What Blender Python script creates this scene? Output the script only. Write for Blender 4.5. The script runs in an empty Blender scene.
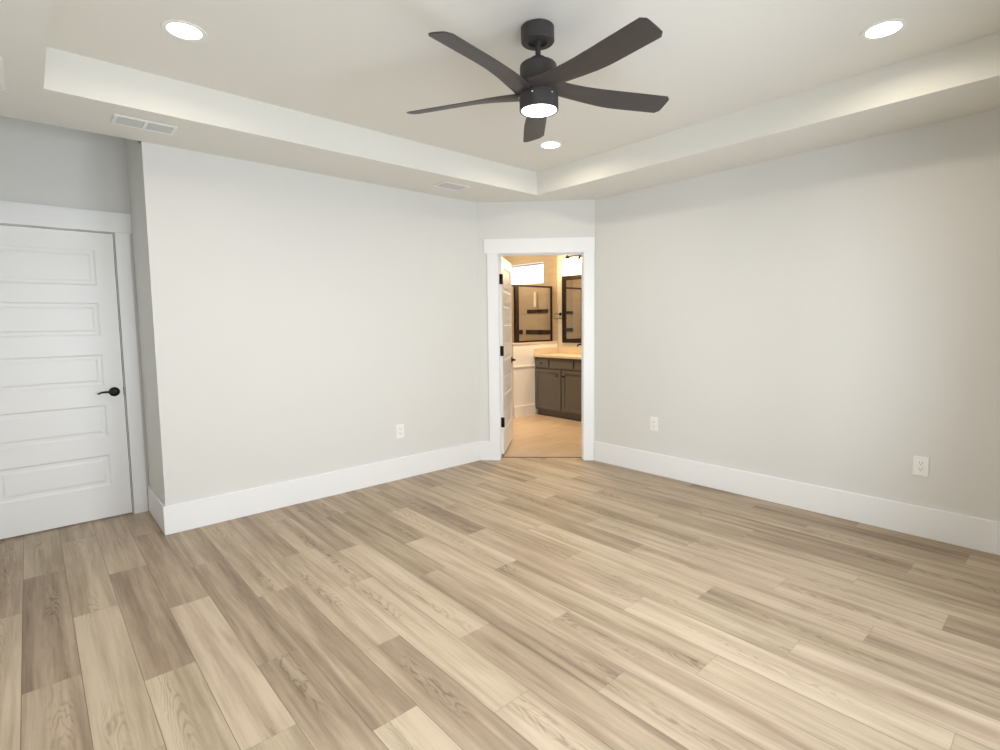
import bpy, bmesh, math, random
from mathutils import Vector, Matrix
random.seed(7)
C = bpy.context.scene.collection
SC = bpy.context.scene

# ------------------------------------------------------------------ camera
CAM_H, YAW, PITCH, ROLL, FPX = 1.3857, 0.7352, 0.0818, -0.012, 527.2857
cy_, sy_ = math.cos(YAW), math.sin(YAW)
fwd = Vector((sy_*math.cos(PITCH), cy_*math.cos(PITCH), -math.sin(PITCH)))
rt0 = Vector((cy_, -sy_, 0)); up0 = rt0.cross(fwd)
cr, sr = math.cos(ROLL), math.sin(ROLL)
rt = cr*rt0 + sr*up0; up = -sr*rt0 + cr*up0
cd = bpy.data.cameras.new('camera'); cam = bpy.data.objects.new('camera', cd); C.objects.link(cam)
cam.matrix_world = Matrix(((rt.x, up.x, -fwd.x, 0), (rt.y, up.y, -fwd.y, 0), (rt.z, up.z, -fwd.z, CAM_H), (0, 0, 0, 1)))
cd.sensor_width = 36; cd.lens = 36*FPX/1000
cd.shift_x = (500-505.9325)/1000; cd.shift_y = (364.8803-375)/1000
cd.clip_start = 0.02; cd.clip_end = 200
SC.camera = cam

# ------------------------------------------------------------------ world, daylight, exposure
W = bpy.data.worlds.new('world'); SC.world = W; W.use_nodes = True
bg = W.node_tree.nodes['Background']
bg.inputs['Color'].default_value = (0.86, 0.93, 1.0, 1); bg.inputs['Strength'].default_value = 3.2

def lamp(name, kind, loc, energy, color, rot=(0, 0, 0), **kw):
    d = bpy.data.lights.new(name, kind); d.energy = energy; d.color = color
    for k, v in kw.items(): setattr(d, k, v)
    o = bpy.data.objects.new(name, d); C.objects.link(o); o.location = loc; o.rotation_euler = rot
    return o

PI = math.pi
# windows of the wall behind the camera: (x0, x1, z0, z1)
REAR_WIN = [(0.15, 1.35, 0.25, 2.05), (1.65, 2.85, 0.25, 2.05)]
REAR_Y = -0.47
for x0, x1, z0, z1 in REAR_WIN:
    # light of the bright sky that comes in through each window opening
    lamp('window_daylight', 'AREA', ((x0+x1)/2, REAR_Y-0.13, (z0+z1)/2), 37, (0.91, 0.985, 1.08),
         (PI/2, 0, 0), shape='RECTANGLE', size=x1-x0, size_y=z1-z0)
SC.view_settings.view_transform = 'Standard'; SC.view_settings.look = 'None'
SC.view_settings.gamma = 1.0; SC.view_settings.use_curve_mapping = False
SC.view_settings.exposure = 0.04
SC.cycles.use_denoising = True
SC.cycles.max_bounces = 10; SC.cycles.diffuse_bounces = 6; SC.cycles.glossy_bounces = 5
SC.cycles.transparent_max_bounces = 12
SC.cycles.caustics_reflective = False; SC.cycles.caustics_refractive = False
SC.cycles.sample_clamp_indirect = 4.0

# ------------------------------------------------------------------ materials
def srgb(r, g, b):
    f = lambda c: (c/255/12.92) if c/255 <= .04045 else ((c/255+.055)/1.055)**2.4
    return (f(r), f(g), f(b), 1)
def mat(name, col, rough=.5, metal=0, noise=0, nscale=40, bump=0, spec=.5):
    m = bpy.data.materials.new(name); m.use_nodes = True
    nt = m.node_tree; b = nt.nodes['Principled BSDF']
    b.inputs['Base Color'].default_value = col; b.inputs['Roughness'].default_value = rough
    b.inputs['Metallic'].default_value = metal; b.inputs['Specular IOR Level'].default_value = spec
    if noise or bump:
        tc = nt.nodes.new('ShaderNodeTexCoord'); n = nt.nodes.new('ShaderNodeTexNoise')
        n.inputs['Scale'].default_value = nscale; n.inputs['Detail'].default_value = 4
        nt.links.new(tc.outputs['Object'], n.inputs['Vector'])
        if noise:
            mx = nt.nodes.new('ShaderNodeMix'); mx.data_type = 'RGBA'
            mx.inputs[6].default_value = col
            mx.inputs[7].default_value = (col[0]*(1-noise), col[1]*(1-noise), col[2]*(1-noise), 1)
            nt.links.new(n.outputs['Fac'], mx.inputs[0]); nt.links.new(mx.outputs[2], b.inputs['Base Color'])
        if bump:
            bp = nt.nodes.new('ShaderNodeBump'); bp.inputs['Strength'].default_value = bump; bp.inputs['Distance'].default_value = .002
            nt.links.new(n.outputs['Fac'], bp.inputs['Height']); nt.links.new(bp.outputs['Normal'], b.inputs['Normal'])
    return m
def emis(name, col, s):
    m = bpy.data.materials.new(name); m.use_nodes = True; nt = m.node_tree
    nt.nodes.remove(nt.nodes['Principled BSDF']); e = nt.nodes.new('ShaderNodeEmission')
    e.inputs['Color'].default_value = col; e.inputs['Strength'].default_value = s
    nt.links.new(e.outputs[0], nt.nodes['Material Output'].inputs[0]); return m
def glass(name, tint=(1, 1, 1, 1), refl=.06):
    m = bpy.data.materials.new(name); m.use_nodes = True; nt = m.node_tree
    nt.nodes.remove(nt.nodes['Principled BSDF'])
    t = nt.nodes.new('ShaderNodeBsdfTransparent'); t.inputs[0].default_value = tint
    g = nt.nodes.new('ShaderNodeBsdfGlossy'); g.inputs['Roughness'].default_value = .02
    mx = nt.nodes.new('ShaderNodeMixShader'); fr = nt.nodes.new('ShaderNodeFresnel'); fr.inputs['IOR'].default_value = 1.2
    nt.links.new(fr.outputs[0], mx.inputs[0]); nt.links.new(t.outputs[0], mx.inputs[1]); nt.links.new(g.outputs[0], mx.inputs[2])
    nt.links.new(mx.outputs[0], nt.nodes['Material Output'].inputs[0]); return m

M = {}
M['wall'] = mat('wall paint', (0.725, 0.728, 0.710, 1), .6, noise=.02, nscale=3, bump=.05)
M['ceil'] = mat('ceiling paint', (0.775, 0.77, 0.725, 1), .7, noise=.02, nscale=3)
M['trim'] = mat('white trim paint', (0.865, 0.88, 0.895, 1), .35)
M['door'] = mat('white door paint', (0.86, 0.87, 0.875, 1), .35)
M['black'] = mat('black metal', (0.012, 0.012, 0.013, 1), .35, .6)
M['fan'] = mat('matte black fan finish', (0.046, 0.041, 0.042, 1), .5, .1, noise=.2, nscale=60)
M['blade'] = mat('dark blade finish', (0.060, 0.053, 0.052, 1), .45, 0, noise=.25, nscale=30)
M['chrome'] = mat('chrome', (0.75, 0.75, 0.75, 1), .15, 1)
M['plastic'] = mat('white plastic', (0.88, 0.88, 0.87, 1), .3)
M['slot'] = mat('dark slot', (0.05, 0.045, 0.04, 1), .6)
M['vent'] = mat('white vent paint', (0.84, 0.84, 0.82, 1), .4)
M['louver'] = mat('grey vent slats', (0.56, 0.575, 0.57, 1), .4)
M['duct'] = mat('dark duct', (0.22, 0.23, 0.235, 1), .7)
M['led'] = emis('recessed light glow', (1, .93, .82, 1), 14)
M['fanled'] = emis('fan light glow', (1, .97, 1.0, 1), 7)
M['bulb'] = emis('warm shade glow', (1, .80, .5, 1), 14)
M['cab'] = mat('taupe cabinet paint', (0.128, 0.125, 0.122, 1), .45, noise=.08, nscale=20)
M['counter'] = mat('pale stone counter', (0.72, 0.63, 0.50, 1), .25, noise=.08, nscale=25)
M['bronze'] = mat('dark bronze frame', (0.022, 0.012, 0.010, 1), .4, .3)
M['band'] = mat('dark mosaic', (0.018, 0.010, 0.009, 1), .5, 0, noise=.4, nscale=60)
M['glass'] = glass('clear glass')
M['strip'] = mat('brown metal strip', (0.20, 0.14, 0.09, 1), .5)
M['mirror'] = mat('mirror', (0.88, 0.88, 0.87, 1), .02, 1)

def brick_mat(name, c1, c2, mortar, scale, bw, bh, ms, rough, rot=0, plane='xy', grain=0):
    m = bpy.data.materials.new(name); m.use_nodes = True; nt = m.node_tree; b = nt.nodes['Principled BSDF']
    b.inputs['Roughness'].default_value = rough
    tc = nt.nodes.new('ShaderNodeTexCoord'); mp = nt.nodes.new('ShaderNodeMapping'); mp.inputs['Rotation'].default_value = (0, 0, rot)
    if plane != 'xy':
        sx = nt.nodes.new('ShaderNodeSeparateXYZ'); cx = nt.nodes.new('ShaderNodeCombineXYZ'); ad = nt.nodes.new('ShaderNodeMath')
        nt.links.new(tc.outputs['Object'], sx.inputs[0]); nt.links.new(sx.outputs[0], ad.inputs[0]); nt.links.new(sx.outputs[1], ad.inputs[1])
        nt.links.new(ad.outputs[0], cx.inputs[0]); nt.links.new(sx.outputs[2], cx.inputs[1]); nt.links.new(cx.outputs[0], mp.inputs[0])
    else: nt.links.new(tc.outputs['Object'], mp.inputs[0])
    br = nt.nodes.new('ShaderNodeTexBrick'); br.inputs['Color1'].default_value = c1; br.inputs['Color2'].default_value = c2
    br.inputs['Mortar'].default_value = mortar; br.inputs['Scale'].default_value = scale
    br.inputs['Brick Width'].default_value = bw; br.inputs['Row Height'].default_value = bh; br.inputs['Mortar Size'].default_value = ms
    nt.links.new(mp.outputs[0], br.inputs[0])
    out = br.outputs['Color']
    if grain:
        n = nt.nodes.new('ShaderNodeTexNoise'); n.inputs['Scale'].default_value = 3; n.inputs['Detail'].default_value = 6
        m2 = nt.nodes.new('ShaderNodeMapping'); m2.inputs['Scale'].default_value = (1, 7, 1)
        nt.links.new(mp.outputs[0], m2.inputs[0]); nt.links.new(m2.outputs[0], n.inputs['Vector'])
        mx = nt.nodes.new('ShaderNodeMix'); mx.data_type = 'RGBA'; mx.blend_type = 'MULTIPLY'; mx.inputs[0].default_value = grain
        nt.links.new(out, mx.inputs[6]); nt.links.new(n.outputs['Color'], mx.inputs[7])
        rm = nt.nodes.new('ShaderNodeHueSaturation'); rm.inputs['Saturation'].default_value = 0; rm.inputs['Value'].default_value = 1.8
        nt.links.new(n.outputs['Color'], rm.inputs['Color']); nt.links.new(rm.outputs[0], mx.inputs[7])
        out = mx.outputs[2]
    nt.links.new(out, b.inputs['Base Color']); return m
M['tile'] = brick_mat('beige floor tile', (0.52, 0.42, 0.32, 1), (0.47, 0.37, 0.27, 1), (0.40, 0.31, 0.23, 1), 1, .9, .22, .004, .35, grain=.35)
M['shower_tile'] = brick_mat('tan shower tile', (0.50, 0.43, 0.34, 1), (0.47, 0.40, 0.315, 1), (0.43, 0.36, 0.28, 1), 1, .6, .3, .004, .3, plane='v', grain=.2)

def floor_mat():
    m = bpy.data.materials.new('oak look vinyl planks'); m.use_nodes = True; nt = m.node_tree; b = nt.nodes['Principled BSDF']
    N = nt.nodes.new; L = nt.links.new
    at = N('ShaderNodeAttribute'); at.attribute_name = 'plank'
    sp = N('ShaderNodeSeparateXYZ'); L(at.outputs['Vector'], sp.inputs[0])     # x tone, y seed
    tc = N('ShaderNodeTexCoord'); xyz = N('ShaderNodeSeparateXYZ'); L(tc.outputs['Object'], xyz.inputs[0])
    def math_(op, a, b_=None, c=None):
        n = N('ShaderNodeMath'); n.operation = op
        for i, v in enumerate((a, b_, c)):
            if v is None: continue
            if hasattr(v, 'is_linked'): L(v, n.inputs[i])
            else: n.inputs[i].default_value = v
        return n.outputs[0]
    seed = math_('MULTIPLY', sp.outputs[1], 57.0)
    def noise(sx, sy, scale, detail=3, dist=0, rough=.5, zo=0):
        cb = N('ShaderNodeCombineXYZ'); L(math_('MULTIPLY', xyz.outputs[0], sx), cb.inputs[0]); L(math_('MULTIPLY', xyz.outputs[1], sy), cb.inputs[1])
        L(math_('ADD', seed, zo), cb.inputs[2])
        n = N('ShaderNodeTexNoise'); n.inputs['Scale'].default_value = scale; n.inputs['Detail'].default_value = detail
        n.inputs['Distortion'].default_value = dist; n.inputs['Roughness'].default_value = rough
        L(cb.outputs[0], n.inputs['Vector']); return n.outputs['Fac']
    def ramp(fac, p0, p1):
        n = N('ShaderNodeMapRange'); n.interpolation_type = 'SMOOTHSTEP'
        n.inputs['From Min'].default_value = p0; n.inputs['From Max'].default_value = p1
        L(fac, n.inputs['Value']); return n.outputs[0]
    lc = N('ShaderNodeAttribute'); lc.attribute_name = 'local'
    ls = N('ShaderNodeSeparateXYZ'); L(lc.outputs['Vector'], ls.inputs[0])      # x -1..1 across one plank
    xl = ls.outputs[0]
    broad = noise(15, 0.75, 1, 3, .5, .5)       # soft lengthwise light/dark bands inside one plank
    patch = noise(4, 1.6, 1, 2, .2, .5, 31)     # slow drift along the plank
    fine = noise(70, 3.5, 1, 5, .4, .62, 3)     # fine fibre
    wob = noise(14, 3.0, 1, 3, .3, .5, 9)
    arc = math_('ADD', math_('MULTIPLY', xyz.outputs[1], math_('ADD', math_('MULTIPLY', sp.outputs[1], 6.0), 5.0)), math_('MULTIPLY', math_('MULTIPLY', xl, xl), 9.0))
    arc = math_('ADD', arc, math_('MULTIPLY', wob, 9.0))
    ring = ramp(math_('SINE', math_('MULTIPLY', arc, 5.5)), .1, 1.0)            # nested arches of flat-sawn figure
    cen = ramp(math_('ABSOLUTE', math_('ADD', xl, math_('MULTIPLY', math_('SUBTRACT', sp.outputs[2], .5), .8))), .62, .12)
    where = math_('MULTIPLY', ramp(noise(3, 1.1, 1, 1, 0, .5, 21), .46, .62), cen)
    ringm = math_('MULTIPLY', math_('MULTIPLY', ring, where), math_('ADD', math_('MULTIPLY', fine, .9), .1))
    t = math_('ADD', math_('MULTIPLY', sp.outputs[0], .62), math_('MULTIPLY', ramp(broad, .30, .70), .44))
    t = math_('ADD', t, math_('MULTIPLY', math_('SUBTRACT', patch, .5), .45))
    t = math_('ADD', t, -.09)
    t = math_('ADD', t, math_('MULTIPLY', math_('SUBTRACT', fine, .5), .75))
    t = math_('ADD', t, math_('MULTIPLY', ringm, .55))
    cr = N('ShaderNodeValToRGB'); e = cr.color_ramp.elements
    e[0].position = 0; e[0].color = FL[0]; e[1].position = 1; e[1].color = FL[2]
    k = e.new(.5); k.color = FL[1]
    L(t, cr.inputs[0]); 
    # hue drifts a little from plank to plank: some pinker, some more olive
    hs = N('ShaderNodeHueSaturation'); L(cr.outputs[0], hs.inputs['Color'])
    L(math_('ADD', math_('MULTIPLY', sp.outputs[2], .012), .496), hs.inputs['Hue'])
    L(hs.outputs[0], b.inputs['Base Color'])
    b.inputs['Roughness'].default_value = .46; b.inputs['Specular IOR Level'].default_value = .3
    bp = N('ShaderNodeBump'); bp.inputs['Strength'].default_value = .15; bp.inputs['Distance'].default_value = .001
    L(fine, bp.inputs['Height']); L(bp.outputs[0], b.inputs['Normal'])
    return m
FL = [(0.565, 0.46, 0.35, 1), (0.385, 0.30, 0.214, 1), (0.195, 0.143, 0.098, 1)]
M['floor'] = floor_mat()
M['gap'] = mat('plank joint', (0.20, 0.15, 0.105, 1), .8)

# ------------------------------------------------------------------ mesh helpers
def new(): return bmesh.new()
def box(bm, x0, x1, y0, y1, z0, z1, mi=0):
    vs = [bm.verts.new(p) for p in ((x0,y0,z0),(x1,y0,z0),(x1,y1,z0),(x0,y1,z0),(x0,y0,z1),(x1,y0,z1),(x1,y1,z1),(x0,y1,z1))]
    for f in ((3,2,1,0),(4,5,6,7),(0,1,5,4),(1,2,6,5),(2,3,7,6),(3,0,4,7)):
        bm.faces.new([vs[i] for i in f]).material_index = mi
    return vs
def prism(bm, pts, z0, z1, mi=0):
    a = [bm.verts.new((p[0], p[1], z0)) for p in pts]; b = [bm.verts.new((p[0], p[1], z1)) for p in pts]
    n = len(pts)
    bm.faces.new(a[::-1]).material_index = mi; bm.faces.new(b).material_index = mi
    for i in range(n): bm.faces.new((a[i], a[(i+1) % n], b[(i+1) % n], b[i])).material_index = mi
def lathe(bm, prof, seg=48, cap=True, M4=None):
    """prof: list of (r, z), revolved round z"""
    rings = []
    for r, z in prof:
        if r < 1e-6: rings.append([bm.verts.new((0, 0, z))])
        else: rings.append([bm.verts.new((r*math.cos(2*PI*i/seg), r*math.sin(2*PI*i/seg), z)) for i in range(seg)])
    new_v = [v for q in rings for v in q]
    for a, b in zip(rings, rings[1:]):
        for i in range(seg):
            j = (i+1) % seg
            if len(a) == 1 and len(b) > 1: bm.faces.new((a[0], b[j], b[i]))
            elif len(b) == 1 and len(a) > 1: bm.faces.new((a[i], a[j], b[0]))
            elif len(a) > 1: bm.faces.new((a[i], a[j], b[j], b[i]))
    if cap:
        if len(rings[0]) > 1: bm.faces.new(rings[0][::-1])
        if len(rings[-1]) > 1: bm.faces.new(rings[-1])
    if M4 is not None:
        for v in new_v: v.co = M4 @ v.co
def tube(bm, pts, rad, seg=12):
    pts = [Vector(p) for p in pts]; rads = rad if isinstance(rad, (list, tuple)) else [rad]*len(pts)
    rings = []; ref = None
    for i, p in enumerate(pts):
        d = (pts[min(i+1, len(pts)-1)] - pts[max(i-1, 0)]).normalized()
        if ref is None: ref = d.orthogonal().normalized()
        ref = (ref - d*ref.dot(d)).normalized(); q = d.cross(ref)
        rings.append([bm.verts.new(p + (ref*math.cos(2*PI*k/seg) + q*math.sin(2*PI*k/seg))*rads[i]) for k in range(seg)])
    for a, b in zip(rings, rings[1:]):
        for k in range(seg): bm.faces.new((a[k], a[(k+1) % seg], b[(k+1) % seg], b[k]))
    bm.faces.new(rings[0][::-1]); bm.faces.new(rings[-1])
def xf(bm, M4):
    for v in bm.verts: v.co = M4 @ v.co
def bevel(bm, w, seg=2, ang=40):
    bmesh.ops.recalc_face_normals(bm, faces=bm.faces)
    es = [e for e in bm.edges if len(e.link_faces) == 2 and e.calc_face_angle(0) > math.radians(ang)]
    bmesh.ops.bevel(bm, geom=es, offset=w, segments=seg, affect='EDGES', clamp_overlap=True)
def obj(name, bm, mats, parent=None, smooth=False, loc=None, rotz=None):
    bmesh.ops.recalc_face_normals(bm, faces=bm.faces)
    me = bpy.data.meshes.new(name); bm.to_mesh(me); bm.free()
    for m in (mats if isinstance(mats, (list, tuple)) else [mats]): me.materials.append(m)
    if smooth:
        for p in me.polygons: p.use_smooth = True
        try: me.set_sharp_from_angle(angle=math.radians(35))
        except Exception: pass
    o = bpy.data.objects.new(name, me); C.objects.link(o)
    if parent: o.parent = parent
    if loc: o.location = loc
    if rotz is not None: o.rotation_euler = (0, 0, rotz)
    return o
def tag(o, label=None, cat=None, group=None, kind=None):
    if label: o['label'] = label
    if cat: o['category'] = cat
    if group: o['group'] = group
    if kind: o['kind'] = kind
    return o
def thing(name, label, cat, loc=(0, 0, 0), rotz=0, group=None, kind=None):
    o = bpy.data.objects.new(name, None); C.objects.link(o); o.empty_display_size = .1
    o.location = loc; o.rotation_euler = (0, 0, rotz)
    return tag(o, label, cat, group, kind)
def struct(name, bm, m, label, cat, **kw):
    return tag(obj(name, bm, m, **kw), label, cat, None, 'structure')
def boxes(*bs):
    bm = new()
    for b in bs: box(bm, *b)
    return bm
def copy_tree(o, parent=None):
    c = o.copy(); C.objects.link(c)
    if parent: c.parent = parent
    for ch in list(o.children): copy_tree(ch, c)
    return c

# ------------------------------------------------------------------ room dimensions
H = 2.54; TZ = 2.743; TH = .12
XA, YA = 0.606, 4.0546          # outside corner of the back wall
XB = 4.1085                      # right wall
XD, YD_ = 3.2969, 3.2436         # ends of the corner (diagonal) wall
YDOOR = 4.6874                   # wall of the closed door
XL = -0.43
TL, TR, TB, TF = 0.1338, 3.5482, 3.47, 0.112    # tray recess
BX, BY0, BY1, BXL = 6.046, 2.6, 6.75, 2.75       # bathroom
BH = 2.743
R2 = math.sqrt(.5)
def dg(s, n, z=None):            # local frame of the diagonal wall
    p = (XD + R2*s + R2*n, YA - R2*s + R2*n)
    return p if z is None else (p[0], p[1], z)
DLEN = (XB-XD)/R2
DANG = -PI/4

# ------------------------------------------------------------------ floor
PW, PX0, PL, PGAP = .178, -.1045, 1.205, .0009
JT = {-2: [2.75], -1: [3.414], 0: [3.869, 2.64], 1: [4.362, 3.186, 1.987], 2: [3.612, 2.412], 3: [4.155, 2.963, 1.779], 4: [3.392, 2.202],
      5: [2.772, 1.569], 6: [3.154, 1.989], 7: [2.57, 1.349], 8: [3.01, 1.785], 9: [3.61, 2.39, 1.165], 10: [2.822, 1.602],
      11: [3.384, 2.169, .963], 12: [2.659, 1.431, .229], 13: [3.19, 1.98, .768], 14: [3.648, 2.44, 1.24], 15: [2.998, 1.786, .581],
      16: [2.244, 1.017], 17: [2.792, 1.592, .369], 18: [3.215, 1.98, .761], 19: [2.61, 1.408], 20: [3.0, 1.8, .594], 21: [2.4, 1.197],
      22: [2.8, 1.6, .399], 23: [2.18, .975]}
TONE = {-1: [.6, .2], 0: [.45, .85, .65], 1: [.55, .3, .15, .5], 2: [.35, .9, .2, .4], 3: [.5, .8, .12, .4], 4: [.55, .8, .68], 5: [.35, .65, .05],
        6: [.6, .2, .6], 7: [.35, .2, .12], 8: [.6, .15, .6], 9: [.4, .75, .68, .4], 10: [.65, .2, .35], 11: [.6, .25, .55, .25],
        12: [.75, .3, .15, .5], 13: [.4, .35, .45, .25], 14: [.6, .35, .3, .7], 15: [.35, .7, .3, .6], 16: [.6, .35, .3], 17: [.3, .65, .4, .95],
        18: [.75, .35, .5, .35], 19: [.4, .5, .8], 20: [.45, .6, .85, .5], 21: [.5, .6, .5], 22: [.5, .45, .85, .5], 23: [.6, .85, .5]}
rng = random.Random(3)
bm = new(); lay = bm.loops.layers.float_vector.new('plank'); lay2 = bm.loops.layers.float_vector.new('local')
y_lo, y_hi = REAR_Y-.05, YDOOR+.06
box(bm, XL-.05, XB+.05, y_lo, y_hi, -.10, -.0015, 1)
for c in range(-2, 24):
    x0, x1 = PX0+c*PW, PX0+(c+1)*PW
    x0c, x1c = max(x0, XL-.03), min(x1, XB+.02)
    if x1c <= x0c: continue
    js = sorted(JT.get(c, [2.0+rng.random()]), reverse=True)
    ys = [js[0]]
    while ys[0] < y_hi: ys.insert(0, ys[0]+PL)
    ys += js[1:]
    while ys[-1] > y_lo: ys.append(ys[-1]-PL)
    first = ys.index(js[0])
    tl = TONE.get(c, [])
    for k in range(len(ys)-1):
        ya, yb = min(ys[k], y_hi), max(ys[k+1], y_lo)
        if ya <= yb: continue
        idx = k-first+1
        tone = tl[idx] if 0 <= idx < len(tl) else rng.uniform(.15, .75)
        tone = max(.03, tone-.07) if c <= 3 else min(.98, tone+(.08 if 6 <= c <= 17 else .0))  # left columns lightened, middle ones darkened: light falloff painted into plank tone
        g = PGAP
        vs = [bm.verts.new(p) for p in ((x0c+g, yb+g*.5, 0), (x1c-g, yb+g*.5, 0), (x1c-g, ya-g*.5, 0), (x0c+g, ya-g*.5, 0))]
        f = bm.faces.new(vs); f.material_index = 0
        s, h = rng.random(), rng.random()
        for lp in f.loops: lp[lay] = (tone, s, h); lp[lay2] = (2*(lp.vert.co.x-x0)/PW-1, 0, 0)
floor = struct('floor', bm, [M['floor'], M['gap']], 'wide light oak look plank floor of the bedroom', 'floor')

# ------------------------------------------------------------------ bedroom walls
WT = TZ+.1
bm = boxes((XA, XD+.02, YA, YA+TH, 0, WT))
struct('wall_back', bm, M['wall'], 'off white wall left of the open doorway, behind the fan', 'wall')
bm = boxes((XA, XA+TH, YA+TH, YDOOR+TH, 0, WT))
struct('wall_return', bm, M['wall'], 'narrow shaded side of wall beside the closed white door', 'wall')
bm = new()
dx0, dx1, dz1 = -.3285, .4985, 2.046           # opening of the closed door
box(bm, XL-.1, dx0, YDOOR, YDOOR+TH, 0, WT); box(bm, dx1, XA+.01, YDOOR, YDOOR+TH, 0, WT); box(bm, dx0, dx1, YDOOR, YDOOR+TH, dz1, WT)
struct('wall_entry', bm, M['wall'], 'wall around and above the closed white panel door', 'wall')
bm = boxes((XL-TH, XL, REAR_Y-TH, YDOOR+TH, 0, WT))
struct('wall_left', bm, M['wall'], 'plain left wall out of the photo beside the closed door', 'wall')
bm = boxes((XB, XB+TH, REAR_Y-TH, YD_+.03, 0, WT))
struct('wall_right', bm, M['wall'], 'long off white wall with two outlets on the right', 'wall')
# rear wall with its two windows
bm = new(); xs = [XL-TH] + [v for w in REAR_WIN for v in w[:2]] + [XB+TH]
for i in range(0, len(xs), 2): box(bm, xs[i], xs[i+1], REAR_Y-TH, REAR_Y, 0, WT)
for x0, x1, z0, z1 in REAR_WIN: box(bm, x0, x1, REAR_Y-TH, REAR_Y, 0, z0); box(bm, x0, x1, REAR_Y-TH, REAR_Y, z1, WT)
struct('wall_front', bm, M['wall'], 'window wall behind the photographer', 'wall')
for i, (x0, x1, z0, z1) in enumerate(REAR_WIN):
    w = 0.05
    bm = boxes((x0, x0+w, REAR_Y-.09, REAR_Y-.03, z0, z1), (x1-w, x1, REAR_Y-.09, REAR_Y-.03, z0, z1),
               (x0+w, x1-w, REAR_Y-.09, REAR_Y-.03, z0, z0+w), (x0+w, x1-w, REAR_Y-.09, REAR_Y-.03, z1-w, z1), (x0+w, x1-w, REAR_Y-.085, REAR_Y-.035, (z0+z1)/2-.02, (z0+z1)/2+.02))
    wo = struct(f'window_{i+1}', bm, M['trim'], ('window behind the photographer nearer the left wall', 'window behind the photographer nearer the right wall')[i], 'window')
    obj('pane', boxes((x0+w, x1-w, REAR_Y-.062, REAR_Y-.058, z0+w, z1-w)), M['glass'], wo)
    obj('sill', boxes((x0-.08, x1+.08, REAR_Y-.02, REAR_Y+.05, z0-.03, z0)), M['trim'], wo)

# diagonal corner wall with the bathroom opening
DO0, DO1, DOZ = .210, 1.034, 2.052
bm = new()
prism(bm, [dg(-.0, 0), dg(DO0, 0), dg(DO0, TH), dg(-.05, TH)], 0, WT)
prism(bm, [dg(DO1, 0), dg(DLEN, 0), dg(DLEN+.05, TH), dg(DO1, TH)], 0, WT)
prism(bm, [dg(DO0, 0), dg(DO1, 0), dg(DO1, TH), dg(DO0, TH)], DOZ, WT)
struct('wall_corner', bm, M['wall'], 'short angled wall around the open bathroom doorway', 'wall')

# ------------------------------------------------------------------ ceiling: dropped border and tray
bm = new(); zt = TZ+.1
box(bm, XL-.1, TL, REAR_Y-.1, YA, H, zt)
box(bm, TR, XB+.1, REAR_Y-.1, YA+.1, H, zt)
box(bm, XA, TR, YA, YA+.1, H, zt); box(bm, TL, TR, TB, YA, H, zt); box(bm, TL, TR, REAR_Y-.1, TF, H, zt)
box(bm, XL-.1, XA, YA, YDOOR+.1, TZ, zt)        # the alcove of the closed door keeps the full height
box(bm, TL, TR, TF, TB, TZ, zt)
struct('ceiling', bm, M['ceil'], 'pale tray ceiling with a dropped flat border', 'ceiling')

# ------------------------------------------------------------------ baseboards
BB = .1934; BT = .016
def bb(name, bm, label):
    bevel(bm, .003, 2); struct(name, bm, M['trim'], label, 'baseboard')
bb('baseboard_back', boxes((XA-BT, XD-.004, YA-BT, YA, 0, BB)), 'tall white baseboard along the wall left of the doorway')
bb('baseboard_return', boxes((XA-BT, XA, YA, YDOOR-.02, 0, BB)), 'short white baseboard on the wall side beside the closed door')
bb('baseboard_right', boxes((XB-BT, XB, REAR_Y, YD_-.004, 0, BB)), 'long tall white baseboard under the two outlets of the right wall')
bm = new(); prism(bm, [dg(.004, -BT), dg(.105, -BT), dg(.105, 0), dg(.004, 0)], 0, BB)
bb('baseboard_corner', bm, 'short white baseboard piece just left of the doorway casing')
bb('baseboard_left', boxes((XL, XL+BT, REAR_Y, YDOOR-.03, 0, BB)), 'baseboard of the left wall out of the photo')
bb('baseboard_front', boxes((XL+BT, XB-BT, REAR_Y, REAR_Y+BT, 0, BB)), 'baseboard under the windows behind the photographer')

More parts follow.
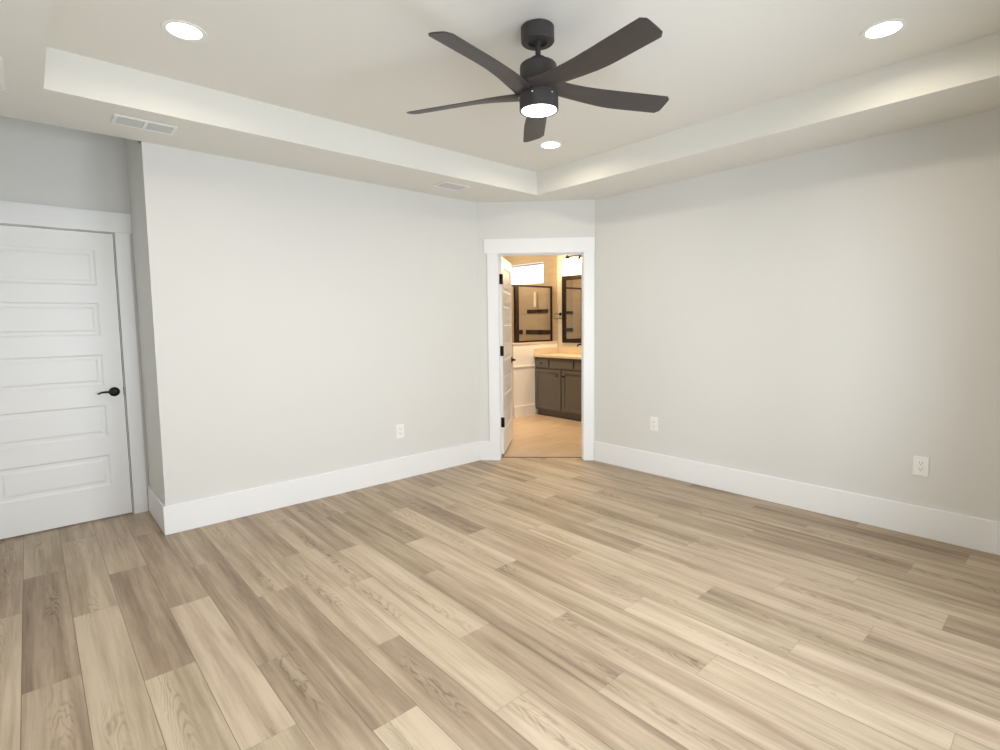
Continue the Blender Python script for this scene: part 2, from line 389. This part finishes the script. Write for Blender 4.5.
# ------------------------------------------------------------------ five panel doors
def panel_door(w, h, t, panels, stile):
    """slab in x 0..w, y 0..-t (front face y=-t looks to -y), z 0..h, moulded panels on both faces"""
    bm = new()
    for side in (0, 1):
        y = -t if side == 0 else 0.0; sgn = 1 if side == 0 else -1
        q = lambda pts: bm.faces.new([bm.verts.new((a, y+sgn*d, c)) for a, c, d in pts])
        def rect(x0, x1, z0, z1, d=0): q([(x0, z0, d), (x1, z0, d), (x1, z1, d), (x0, z1, d)])
        rect(0, stile, 0, h); rect(w-stile, w, 0, h)
        zz = [0] + [v for p in panels for v in p] + [h]
        for i in range(0, len(zz), 2): rect(stile, w-stile, zz[i], zz[i+1])
        for z0, z1 in panels:
            rings = [(0, 0), (.006, .004), (.012, .007), (.028, .007), (.040, .0025), (.046, .002)]
            for (i0, d0), (i1, d1) in zip(rings, rings[1:]):
                a = (stile+i0, w-stile-i0, z0+i0, z1-i0); b = (stile+i1, w-stile-i1, z0+i1, z1-i1)
                ca = [(a[0], a[2]), (a[1], a[2]), (a[1], a[3]), (a[0], a[3])]; cb = [(b[0], b[2]), (b[1], b[2]), (b[1], b[3]), (b[0], b[3])]
                for k in range(4):
                    j = (k+1) % 4
                    q([(*ca[k], d0), (*ca[j], d0), (*cb[j], d1), (*cb[k], d1)])
            i1, d1 = rings[-1]; rect(stile+i1, w-stile-i1, z0+i1, z1-i1, d1)
    for a, b_ in (((0, 0), (w, 0)), ((w, 0), (w, h)), ((w, h), (0, h)), ((0, h), (0, 0))):
        bm.faces.new([bm.verts.new(p) for p in ((a[0], -t, a[1]), (b_[0], -t, b_[1]), (b_[0], 0, b_[1]), (a[0], 0, a[1]))])
    bmesh.ops.remove_doubles(bm, verts=bm.verts, dist=1e-5)
    return bm
PAN = [(.232, .455), (.591, .816), (.955, 1.176), (1.31, 1.54), (1.66, 1.905)]
DT = .035
def lever(parent, x, z, y, sgn, direction):
    """rosette and curved lever on the face at y, pointing out along sgn*y, lever runs along direction*x"""
    bm = new(); lathe(bm, [(.033, 0), (.033, .004), (.029, .009), (.020, .012), (.013, .014), (.011, .045), (0, .046)], 32)
    xf(bm, Matrix.Translation((x, y, z)) @ Matrix.Rotation(PI/2*(1 if sgn < 0 else -1), 4, 'X'))
    ro = obj('rosette', bm, M['black'], parent, True)
    bm = new(); yy = y+sgn*.042
    pts = [(0, 0), (.018, .002), (.036, .0045), (.056, .005), (.072, .004), (.084, .001), (.094, -.004), (.101, -.005)]
    tube(bm, [(x+direction*a, yy+sgn*.002*math.sin(a*20), z+b) for a, b in pts], [.009, .0085, .0075, .007, .0065, .006, .0055, .003], 12)
    obj('lever', bm, M['black'], parent, True)

# closed door
door = thing('door_1', 'closed white five panel door with a dark lever at far left', 'door', (0, 0, 0), 0, None, 'structure')
DX0 = -.3215; DW = .813
bm = panel_door(DW, 2.026, DT, PAN, .108); bevel(bm, .0015, 1, 80)
xf(bm, Matrix.Translation((DX0, YDOOR+DT+.002, .012))); slab = obj('door_leaf', bm, M['door'], door)
lever(slab, DX0+DW-.055, .917, YDOOR+.002, -1, -1)
obj('latch', boxes((DX0+DW-.001, DX0+DW+.0035, YDOOR+.0, YDOOR+.03, .885, .945)), M['black'], slab)
bm = new()
for z in (.25, 1.02, 1.8): tube(bm, [(DX0-.003, YDOOR-.004, z-.045), (DX0-.003, YDOOR-.004, z+.045)], .006)
obj('hinge', bm, M['black'], slab)
# its casing
CT = .018
tr1 = thing('trim_1', 'flat white casing with a wider head board around the closed door', 'trim', (0, 0, 0), 0, None, 'structure')
def part_box(name, m, parent, *bs, bv=.002):
    bm = boxes(*bs)
    if bv: bevel(bm, bv, 2)
    return obj(name, bm, m, parent)
part_box('head_casing', M['trim'], tr1, (XL+.01, XA-.001, YDOOR-CT-.004, YDOOR, 2.048, 2.188))
part_box('side_casing', M['trim'], tr1, (.502, .588, YDOOR-CT, YDOOR, 0, 2.048))
part_box('side_casing', M['trim'], tr1, (-.419, -.332, YDOOR-CT, YDOOR, 0, 2.048))
part_box('jamb', M['trim'], tr1, (dx0, DX0-.004, YDOOR, YDOOR+TH, 0, dz1), (DX0+DW+.004, dx1+.004, YDOOR, YDOOR+TH, 0, dz1), (DX0-.004, DX0+DW+.004, YDOOR, YDOOR+TH, 2.042, dz1+.003), bv=0)
part_box('stop', M['trim'], tr1, (DX0-.004, DX0+.012, YDOOR+DT+.004, YDOOR+DT+.018, 0, 2.04), (DX0+DW-.012, DX0+DW+.004, YDOOR+DT+.004, YDOOR+DT+.018, 0, 2.04), bv=0)
# blocker panel added behind the closed door so that no daylight leaks under it
struct('light_block_panel', boxes((dx0-.1, dx1+.1, YDOOR+TH+.002, YDOOR+TH+.05, 0, 2.2)), M['wall'], 'added light blocking panel hidden behind the closed door', 'trim')

# bathroom doorway trim (built in the frame of the diagonal wall: x along the wall, y into the bathroom)
DM = Matrix.Translation((XD, YA, 0)) @ Matrix.Rotation(DANG, 4, 'Z')
tr2 = thing('trim_2', 'white casing and jambs of the open bathroom doorway', 'trim', (XD, YA, 0), DANG, None, 'structure')
part_box('head_casing', M['trim'], tr2, (.073, DLEN-.004, -CT-.004, 0, 2.047, 2.186))
part_box('side_casing', M['trim'], tr2, (.103, .204, -CT, 0, 0, 2.047))
part_box('side_casing', M['trim'], tr2, (1.040, DLEN-.010, -CT, 0, 0, 2.047))
part_box('jamb', M['trim'], tr2, (.198, .209, -.002, TH+.002, 0, 2.05), (1.033, 1.046, -.002, TH+.002, 0, 2.05), (.209, 1.033, -.002, TH+.002, 2.040, 2.056), bv=.001)
part_box('stop', M['trim'], tr2, (.209, .214, .05, .08, 0, 2.04), (1.026, 1.033, .05, .08, 0, 2.04), (.214, 1.026, .05, .08, 2.031, 2.04), bv=.001)
part_box('side_casing', M['trim'], tr2, (.09, .190, TH, TH+CT, 0, 2.047))
part_box('side_casing', M['trim'], tr2, (1.05, 1.14, TH, TH+CT, 0, 2.047))
part_box('head_casing', M['trim'], tr2, (.09, 1.145, TH, TH+CT, 2.047, 2.17))
part_box('strike_plate', M['black'], tr2, (1.0315, 1.0335, .085, .115, .89, .95), bv=0)

# open bathroom door: hinged at the left jamb, swung into the bathroom
hx, hy = dg(.203, TH+.004)
LEAF = math.radians(40)
d2 = thing('door_2', 'white five panel door standing open into the bathroom', 'door', (hx, hy, 0), LEAF, None, 'structure')
bm = panel_door(.762, 2.01, DT, PAN, .108); bevel(bm, .0015, 1, 80)
xf(bm, Matrix.Translation((.0, .0, .03))); leaf = obj('door_leaf', bm, M['door'], d2)
lever(leaf, .762-.06, .95, -DT, -1, -1); lever(leaf, .762-.06, .95, 0, 1, -1)
for z in (.36, 1.09, 1.81):
    bm = new(); box(bm, -.003, .0, -DT+.001, -.001, z-.05, z+.05)
    tube(bm, [(-.006, -DT-.004, z-.05), (-.006, -DT-.004, z+.05)], .0075)
    box(bm, -.022, -.004, -DT-.004, -DT-.001, z-.05, z+.05)
    obj('hinge', bm, M['black'], leaf)

# ------------------------------------------------------------------ bathroom shell
BF = -.004
bm = new()
prism(bm, [dg(.0, .097), dg(DLEN, .097), (XB+.09, BY0), (BX, BY0), (BX, BY1), (BXL, BY1), (BXL, YA+.09)], -.1, BF+.008)
struct('floor_bathroom', bm, M['tile'], 'warm beige tile floor seen through the doorway', 'floor')
bm = new()
prism(bm, [dg(.205, .088), dg(1.035, .088), dg(1.035, .103), dg(.205, .103)], -.002, .0065)
struct('trim_4', bm, M['strip'], 'thin brown transition strip between plank floor and bathroom tile', 'trim')
WY0, WY1, WZ0, WZ1 = 5.77, 6.74, 1.975, 2.32
bm = new(); x0, x1 = BX, BX+.16
box(bm, x0, x1, BY0-.1, WY0, -.1, BH+.1); box(bm, x0, x1, WY1, BY1+.15, -.1, BH+.1)
box(bm, x0, x1, WY0, WY1, -.1, WZ0); box(bm, x0, x1, WY0, WY1, WZ1, BH+.1)
struct('wall_bathroom_right', bm, M['wall'], 'bathroom wall behind the vanity mirror and window', 'wall')
struct('wall_bathroom_back', boxes((BXL-.1, BX, BY1, BY1+.12, -.1, BH+.1)), M['shower_tile'], 'far shower wall of the bathroom', 'wall')
struct('wall_bathroom_left', boxes((BXL-.12, BXL, YA+TH, BY1+.12, -.1, BH+.1)), M['wall'], 'bathroom wall behind the open door', 'wall')
struct('wall_bathroom_front', boxes((XB+TH, BX, BY0-.12, BY0, -.1, BH+.1)), M['wall'], 'near end wall of the bathroom', 'wall')
bm = new(); prism(bm, [dg(-.2, TH), dg(DLEN+.2, TH), (XB+TH, BY0-.1), (BX+.15, BY0-.1), (BX+.15, BY1+.1), (BXL-.1, BY1+.1), (BXL-.1, YA+TH)], BH+.001, BH+.1)
struct('ceiling_bathroom', bm, M['ceil'], 'bathroom ceiling beyond the doorway', 'ceiling')
# transom window high in the shower
w = .03
wn = struct('window_3', boxes((BX+.09, BX+.14, WY0, WY0+w, WZ0, WZ1), (BX+.09, BX+.14, WY1-w, WY1, WZ0, WZ1), (BX+.09, BX+.14, WY0+w, WY1-w, WZ0, WZ0+w), (BX+.09, BX+.14, WY0+w, WY1-w, WZ1-w, WZ1)),
            M['trim'], 'bright transom window high above the shower glass', 'window')
obj('pane', boxes((BX+.112, BX+.117, WY0+w, WY1-w, WZ0+w, WZ1-w)), M['glass'], wn)
part_box('window_casing', M['trim'], wn, (BX-.004, BX+.09, WY0, WY1, WZ1-.012, WZ1), (BX-.004, BX+.09, WY0, WY1, WZ0, WZ0+.012), (BX-.004, BX+.09, WY0, WY0+.012, WZ0+.012, WZ1-.012), (BX-.004, BX+.09, WY1-.012, WY1, WZ0+.012, WZ1-.012), bv=0)

# half wall of the shower
PY0, PY1, PXL, PZ = 5.48, 5.70, 5.10, 1.068
bm = boxes((PXL, BX, PY0, PY1, 0, PZ-.012))
pw = struct('wall_shower_half', bm, M['trim'], 'white half wall below the black framed shower glass', 'wall')
part_box('wall_cap', M['counter'], pw, (PXL-.008, BX, PY0-.008, PY1+.008, PZ-.012, PZ+.008))
part_box('rail', M['trim'], pw, (PXL, BX, PY0-.010, PY0, .725, .745))
part_box('wall_base', M['trim'], pw, (PXL, 5.52, PY0-.014, PY0, 0, .165))
# tile lining of the shower with its dark accent bands
bm = boxes((BX-.012, BX, PY0, BY1, 0, WZ0), (BX-.012, BX, PY0, WY0, WZ0, BH), (BX-.012, BX, WY1, BY1, WZ0, BH), (BX-.012, BX, WY0, WY1, WZ1, BH))
lin = struct('trim_5', bm, M['shower_tile'], 'tan tile lining of the shower wall under the transom window', 'trim')
for z0, z1, ys in ((1.515, 1.572, ((5.68, 6.14),)), (1.178, 1.248, ((5.64, 6.17), (6.25, 6.44)))):
    for a, b in ys: part_box('accent_band', M['band'], lin, (BX-.02, BX-.012, a, b, z0, z1), bv=0)
for z0, z1 in ((1.515, 1.572), (1.178, 1.248)):
    tag(part_box('trim_6' if z0 > 1.3 else 'trim_7', M['band'], None, (BXL+.3, BX-.03, BY1-.008, BY1, z0, z1), bv=0), ('upper' if z0 > 1.3 else 'lower')+' dark mosaic band on the far shower wall', 'trim', None, 'structure')
struct('trim_8', boxes((PXL-.9, PXL, PY0+.05, PY1-.02, 0, .10)), M['shower_tile'], 'low tiled curb of the shower entry', 'trim')
struct('wall_shower_left', boxes((PXL-1.0, PXL-.9, PY0, BY1, 0, BH)), M['shower_tile'], 'tiled shower side wall hidden by the open door', 'wall')

# framed shower glass standing on the half wall
GY = 5.60; gz0, gz1 = PZ+.010, 1.893
sg = thing('shower_glass', 'fixed glass shower panel in a thin black frame above the half wall', 'shower screen', (5.6, GY, gz0))
def sgp(name, m, *b): return part_box(name, m, sg, *[(a-5.6, b_-5.6, c-GY, d-GY, e-gz0, f-gz0) for a, b_, c, d, e, f in b], bv=.001)
sgp('frame', M['bronze'], (5.30, 5.318, GY-.016, GY+.016, gz0, gz1), (BX-.032, BX-.014, GY-.016, GY+.016, gz0, gz1), (5.318, BX-.032, GY-.016, GY+.016, gz0, gz0+.022))
sgp('header_bar', M['bronze'], (PXL-.9, BX-.013, GY-.018, GY+.018, gz1, gz1+.025))
sgp('post', M['bronze'], (5.245, 5.30, GY-.02, GY+.02, gz0, gz1))
sgp('glass_panel', M['glass'], (5.318, BX-.032, GY-.004, GY+.004, gz0+.022, gz1))
# shower slide bar
sb = thing('shower_bar', 'pale vertical shower slide bar seen through the shower glass', 'shower fixture', (BX-.06, 5.92, 1.3))
bm = new(); tube(bm, [(0, 0, .31), (0, 0, .55)], .016); obj('bar', bm, M['plastic'], sb, True)
for zz in (.33, .53):
    bm = new(); tube(bm, [(0, 0, zz), (.047, 0, zz)], .009); obj('bracket', bm, M['chrome'], sb, True)

# ------------------------------------------------------------------ vanity
VY0, VY1, VX0, VZ = 3.30, 5.470, 5.521, .865
van = thing('vanity_cabinet', 'taupe bathroom vanity cabinet with dark knobs', 'cabinet', (VX0, VY1, 0))
def vp(name, m, *b, bv=.0015, parent=None):
    return part_box(name, m, parent or van, *[(a-VX0, b_-VX0, c-VY1, d-VY1, e, f) for a, b_, c, d, e, f in b], bv=bv)
vp('body', M['cab'], (VX0+.018, BX-.002, VY0, VY1, .09, VZ))
vp('toe_kick', M['cab'], (5.58, BX-.05, VY0, VY1, .005, .09))
def knob(parent, y, z):
    bm = new(); lathe(bm, [(.006, 0), (.006, .014), (.014, .018), (.016, .024), (.012, .030), (0, .031)], 20)
    xf(bm, Matrix.Translation((-.001, y-VY1, z)) @ Matrix.Rotation(-PI/2, 4, 'Y')); obj('knob', bm, M['black'], parent, True)
def shaker(name, y0, y1, z0, z1, flat=False):
    r = .045
    bm = boxes((0, .018, y0-VY1, y1-VY1, z0, z1)) if flat else boxes((.008, .018, y0-VY1, y1-VY1, z0, z1), (0, .008, y0-VY1, y0+r-VY1, z0, z1), (0, .008, y1-r-VY1, y1-VY1, z0, z1),
              (0, .008, y0+r-VY1, y1-r-VY1, z0, z0+r), (0, .008, y0+r-VY1, y1-r-VY1, z1-r, z1))
    return obj(name, bm, M['cab'], van)
o = shaker('drawer', 5.20, 5.467, .715, .84, True); knob(o, 5.335, .78)
o = shaker('drawer', 4.735, 5.165, .715, .84, True)
o = shaker('drawer', 4.40, 4.70, .715, .84, True); knob(o, 4.55, .78)
o = shaker('door', 4.965, 5.467, .115, .695); knob(o, 5.018, .612)
o = shaker('door', 4.45, 4.935, .115, .695); knob(o, 4.895, .612)
o = shaker('door', 3.95, 4.43, .115, .695); knob(o, 4.0, .612)
o = shaker('door', 3.33, 3.93, .115, .695); knob(o, 3.88, .612)
o = shaker('drawer', 3.33, 4.37, .715, .84, True)
ct = thing('vanity_counter', 'pale stone vanity top with low backsplash', 'countertop', (VX0, VY1, VZ+.001))
def cp(name, m, *b, bv=.003): return part_box(name, m, ct, *[(a-VX0, b_-VX0, c-VY1, d-VY1, e-VZ-.001, f-VZ-.001) for a, b_, c, d, e, f in b], bv=bv)
cp('slab', M['counter'], (VX0-.02, BX-.001, VY0-.02, VY1+.006, VZ+.001, VZ+.033))
cp('backsplash', M['counter'], (BX-.02, BX-.001, VY0-.02, VY1+.005, VZ+.034, VZ+.134))
cp('side_splash', M['counter'], (VX0-.01, BX-.022, VY1-.014, VY1+.005, VZ+.034, VZ+.120))
# faucet
fa = thing('faucet', 'dark bent faucet on the vanity top', 'faucet', (5.94, 4.90, VZ+.034))
bm = new(); lathe(bm, [(.026, 0), (.026, .008), (.018, .014), (.016, .09), (.0, .092)], 24); obj('base', bm, M['black'], fa, True)
bm = new(); tube(bm, [(0, 0, .085), (0, 0, .12), (-.02, 0, .145), (-.06, 0, .150), (-.115, 0, .142), (-.125, 0, .118)], .011); obj('spout', bm, M['black'], fa, True)
bm = new(); tube(bm, [(.0, 0, .15), (.03, 0, .175)], .007); obj('handle', bm, M['black'], fa, True)
# mirror over the vanity
MY0, MY1, MZ0, MZ1 = 4.45, 5.376, 1.057, 2.055
mi = thing('vanity_mirror', 'black framed rectangular mirror over the vanity', 'mirror', (BX, MY1, MZ0))
def mp_(name, m, *b): return part_box(name, m, mi, *[(a-BX, b_-BX, c-MY1, d-MY1, e-MZ0, f-MZ0) for a, b_, c, d, e, f in b], bv=.002)
fw_ = .062
mp_('frame', M['bronze'], (BX-.03, BX-.001, MY1-fw_, MY1, MZ0, MZ1), (BX-.03, BX-.001, MY0, MY0+fw_, MZ0, MZ1), (BX-.03, BX-.001, MY0+fw_, MY1-fw_, MZ0, MZ0+fw_), (BX-.03, BX-.001, MY0+fw_, MY1-fw_, MZ1-fw_, MZ1))
mp_('glass', M['mirror'], (BX-.012, BX-.004, MY0+fw_, MY1-fw_, MZ0+fw_, MZ1-fw_))
# towel ring
tw = thing('towel_ring', 'small square black towel ring left of the vanity mirror', 'towel ring', (BX, 5.43, 1.49))
bm = boxes((-.008, -.001, -.022, .022, -.022, .022), (-.05, -.008, -.007, .007, -.007, .007)); bevel(bm, .002); obj('mount', bm, M['black'], tw)
bm = new(); tube(bm, [(-.05, -.09, 0), (-.05, .09, 0), (-.05, .09, -.07), (-.05, -.09, -.07), (-.05, -.09, 0)], .005, 8); obj('ring', bm, M['black'], tw)
# vanity light: bar on the wall with glowing glass shades
vl = thing('vanity_light', 'glowing glass shade wall light above the vanity mirror', 'light fixture', (BX, 4.9, 2.30))
bm = boxes((-.025, -.001, -.16, .16, -.05, .05)); bevel(bm, .006); obj('back_plate', bm, M['black'], vl)
bm = new(); tube(bm, [(-.07, -.36, .03), (-.07, .36, .03)], .009); tube(bm, [(-.025, 0, .03), (-.07, 0, .03)], .009); obj('arm', bm, M['black'], vl, True)
for yy in (-.31, 0, .31):
    s = Matrix.Translation((-.09, yy, 0))
    bm = new(); lathe(bm, [(.010, .045), (.012, .03), (.032, .012), (.034, -.012), (0, -.013)], 24, M4=s); obj('socket', bm, M['black'], vl, True)
    bm = new(); lathe(bm, [(.036, -.012), (.055, -.04), (.068, -.09), (.072, -.15), (.069, -.15), (.052, -.04), (.034, -.014)], 32, cap=False, M4=s)
    sh = obj('shade', bm, M['bulb'], vl, True)
    bm = new(); lathe(bm, [(0, -.014), (.02, -.03), (.032, -.075), (.02, -.105), (0, -.11)], 20, M4=s); obj('bulb', bm, M['bulb'], vl, True)
    lamp('vanity_glow', 'POINT', (BX-.16, 4.9+yy, 2.18), 12, (1, .66, .33), shadow_soft_size=.06)
# warm area lamp under the bathroom ceiling, above the open floor
lamp('bathroom_glow', 'AREA', (4.9, 4.9, BH-.02), 24, (1, .72, .44), shape='DISK', size=.2, spread=math.radians(110))
lamp('shower_fill', 'AREA', (5.3, 6.2, BH-.02), 17, (1, .76, .48), shape='DISK', size=.2)  # unseen fill lamp added to brighten the shower, no fixture there

# ------------------------------------------------------------------ ceiling fan
FX, FY = 1.841, 1.79
fan = thing('ceiling_fan', 'black five blade ceiling fan with a round lit lamp', 'ceiling fan', (FX, FY, TZ))
bm = new(); lathe(bm, [(.073, 0), (.077, -.004), (.077, -.064), (.073, -.069), (.045, -.069), (.045, -.060), (.02, -.058)], 48)
obj('canopy', bm, M['fan'], fan, True)
bm = new(); lathe(bm, [(.0125, -.04), (.0125, -.165)], 24); obj('downrod', bm, M['fan'], fan, True)
bm = new(); lathe(bm, [(.018, -.132), (.034, -.137), (.038, -.142), (.038, -.160)], 36); obj('collar', bm, M['fan'], fan, True)
bm = new(); lathe(bm, [(.038, -.158), (.076, -.163), (.084, -.170), (.086, -.178), (.086, -.262), (.082, -.268), (.082, -.300), (.087, -.303), (.087, -.307)], 56)
obj('motor_housing', bm, M['fan'], fan, True)
bm = new(); lathe(bm, [(.085, -.306), (.091, -.308), (.091, -.372), (.088, -.375), (.084, -.371)], 56, cap=True); lk = obj('light_kit', bm, M['fan'], fan, True)
bm = new(); lathe(bm, [(.0835, -.366), (.082, -.372), (.06, -.378), (.03, -.3805), (0, -.381)], 56); obj('lamp_diffuser', bm, M['fanled'], lk, True)
for k in range(6):
    a = PI/3*k + math.radians(-95)
    bm = new(); bmesh.ops.create_uvsphere(bm, u_segments=10, v_segments=6, radius=.0045)
    xf(bm, Matrix.Translation((.0915*math.cos(a), .0915*math.sin(a), -.316))); obj('screw', bm, M['chrome'], lk, True)
def blade_bm():
    bm = new(); nr, nc = 34, 10; r0, r1, ztop = .030, .676, -.287
    grid = {}
    def sm(t): t = max(0, min(1, t)); return t*t*(3-2*t)
    for i in range(nr+1):
        u = i/nr; r = r0+(r1-r0)*u
        pitch = math.radians(7*(1-sm((r-.09)/.30)) + 15*sm((r-.09)/.30))
        hw = .052+(.0635-.052)*sm((r-.06)/.40)
        cr_ = .018; e = r1-r
        if e < cr_: hw -= cr_-math.sqrt(max(0, cr_*cr_-(cr_-e)**2))
        off = .060*max(0.0, 1-(r-.03)/.40)**2
        for j in range(nc+1):
            c = -1+2*j/nc
            for s in (0, 1):
                th = (.0032+.007*(1-sm((r-.08)/.24)))*(1-abs(c)**4*.6)
                cc = c*hw+off
                # blade runs along +x; its clockwise edge (-y) is the raised one
                y = -cc*math.cos(pitch); z = cc*math.sin(pitch)
                ny, nz = math.sin(pitch), math.cos(pitch)
                d = th if s else -th
                grid[i, j, s] = bm.verts.new((r, y+ny*d, ztop+z+nz*d))
    for i in range(nr):
        for j in range(nc):
            bm.faces.new((grid[i,j,1], grid[i+1,j,1], grid[i+1,j+1,1], grid[i,j+1,1]))
            bm.faces.new((grid[i,j,0], grid[i,j+1,0], grid[i+1,j+1,0], grid[i+1,j,0]))
        for j in (0, nc):
            bm.faces.new((grid[i,j,0], grid[i+1,j,0], grid[i+1,j,1], grid[i,j,1]))
    for i in (0, nr):
        for j in range(nc): bm.faces.new((grid[i,j,0], grid[i,j,1], grid[i,j+1,1], grid[i,j+1,0]))
    return bm
fan.rotation_euler = (0, math.radians(-1.0), 0)     # it hangs a touch out of level
bl = obj('blade', blade_bm(), M['blade'], fan, True); bl.rotation_euler = (0, 0, math.radians(46.9))
for k in range(1, 5):
    c = bl.copy(); C.objects.link(c); c.parent = fan; c.rotation_euler = (0, 0, math.radians(46.9+72*k))
lamp('fan_lamp', 'AREA', (FX, FY, TZ-.389), 20, (1, .96, .87), shape='DISK', size=.16)

# ------------------------------------------------------------------ recessed lights
def can(x, y, label):
    o = thing('recessed_light', label, 'recessed light', (x, y, TZ), 0, 'recessed lights of the tray ceiling')
    bm = new(); lathe(bm, [(.070, 0), (.0705, -.002), (.089, -.004), (.092, -.003), (.093, 0)], 48, cap=False); obj('trim_ring', bm, M['vent'], o, True)
    bm = new(); lathe(bm, [(.0705, -.0015), (0, -.0025)], 48, cap=False); obj('lens', bm, M['led'], o, True)
    lamp('recessed_lamp', 'AREA', (x, y, TZ-.008), 3.8, (1, .86, .66), shape='DISK', size=.14, spread=math.radians(166))
can(.627, 2.882, 'round lit recessed light at the left of the tray ceiling')
can(3.095, .729, 'round lit recessed light at the right of the tray ceiling')
can(3.090, 2.872, 'round lit recessed light just behind the fan, nearest the doorway')
can(.62, .715, 'recessed light of the tray ceiling above the photographer')

# ------------------------------------------------------------------ ceiling vents
def vent(label, x0, x1, y0, y1, nsl=7, div=True, along='x'):
    cx, cy = (x0+x1)/2, (y0+y1)/2; hx_, hy_ = (x1-x0)/2, (y1-y0)/2
    o = thing('ceiling_vent', label, 'vent', (cx, cy, H), 0, 'white ceiling vents')
    f = .019
    bm = boxes((-hx_, hx_, -hy_, -hy_+f, -.007, 0), (-hx_, hx_, hy_-f, hy_, -.007, 0), (-hx_, -hx_+f, -hy_+f, hy_-f, -.007, 0), (hx_-f, hx_, -hy_+f, hy_-f, -.007, 0))
    bevel(bm, .003, 2); obj('frame', bm, M['vent'], o)
    obj('backing', boxes((-hx_+f, hx_-f, -hy_+f, hy_-f, -.0012, -.0002)), M['duct'], o)
    if div: obj('divider', boxes((-.008, .008, -hy_+f, hy_-f, -.0075, -.001)), M['vent'], o)
    bm = new(); n = nsl
    for i in range(n):
        y = -hy_+f+(i+.5)*(2*hy_-2*f)/n; d = (2*hy_-2*f)/n*.40
        vs = [bm.verts.new(p) for p in ((-hx_+f, y-d*.70, -.0020), (hx_-f, y-d*.70, -.0020), (hx_-f, y+d*.70, -.0060), (-hx_+f, y+d*.70, -.0060))]
        ws = [bm.verts.new((v.co.x, v.co.y+.0012, v.co.z+.0004)) for v in vs]
        bm.faces.new(vs); bm.faces.new(ws[::-1])
        for a in range(4): bm.faces.new((vs[a], ws[a], ws[(a+1) % 4], vs[(a+1) % 4]))
    obj('louvers', bm, M['louver'], o)
vent('white ceiling vent with two slatted halves above the closed door corner', .425, .728, 3.625, 3.795)
vent('small white ceiling vent nearer the bathroom doorway', 2.612, 2.885, 3.610, 3.790, div=False)
vent('large ceiling grille at the left edge of the photo', -.35, -.003, 3.18, 3.62, nsl=16, div=False)

# ------------------------------------------------------------------ outlets
def outlet(label, M4):
    o = thing('wall_outlet', label, 'outlet', group='white wall outlets'); o.matrix_world = M4
    bm = boxes((-.040, .040, -.007, 0, -.062, .062)); bevel(bm, .003, 2); obj('cover_plate', bm, M['plastic'], o)
    for s in (-1, 1):
        bm = new(); 
        pr = [(.017*math.cos(t)*1.0, max(-.013, min(.013, .019*math.sin(t)))) for t in [2*PI*i/28 for i in range(28)]]
        a = [bm.verts.new((x, -.007, z+s*.02)) for x, z in pr]; b = [bm.verts.new((x, -.0092, z+s*.02)) for x, z in pr]
        bm.faces.new(b)
        for i in range(28): bm.faces.new((a[i], a[(i+1) % 28], b[(i+1) % 28], b[i]))
        rc = obj('receptacle', bm, M['plastic'], o)
        bm = boxes((-.0085, -.0060, -.0097, -.0088, s*.02-.002, s*.02+.007), (.0060, .0085, -.0097, -.0088, s*.02-.002, s*.02+.007), (-.002, .002, -.0097, -.0088, s*.02-.010, s*.02-.006))
        obj('slots', bm, M['slot'], rc)
    bm = new(); lathe(bm, [(.0035, 0), (.0025, .0012), (0, .0014)], 12); xf(bm, Matrix.Translation((0, -.007, 0)) @ Matrix.Rotation(PI/2, 4, 'X')); obj('screw', bm, M['plastic'], o)
RB = Matrix.Rotation(-PI/2, 4, 'Z')
outlet('white duplex outlet low on the right wall, nearer the camera', Matrix.Translation((XB, .665, .450)) @ RB)
outlet('white outlet low on the right wall, nearer the doorway', Matrix.Translation((XB, 2.572, .4575)) @ RB)
outlet('faint white outlet low on the wall left of the doorway', Matrix.Translation((2.39, YA, .430)))
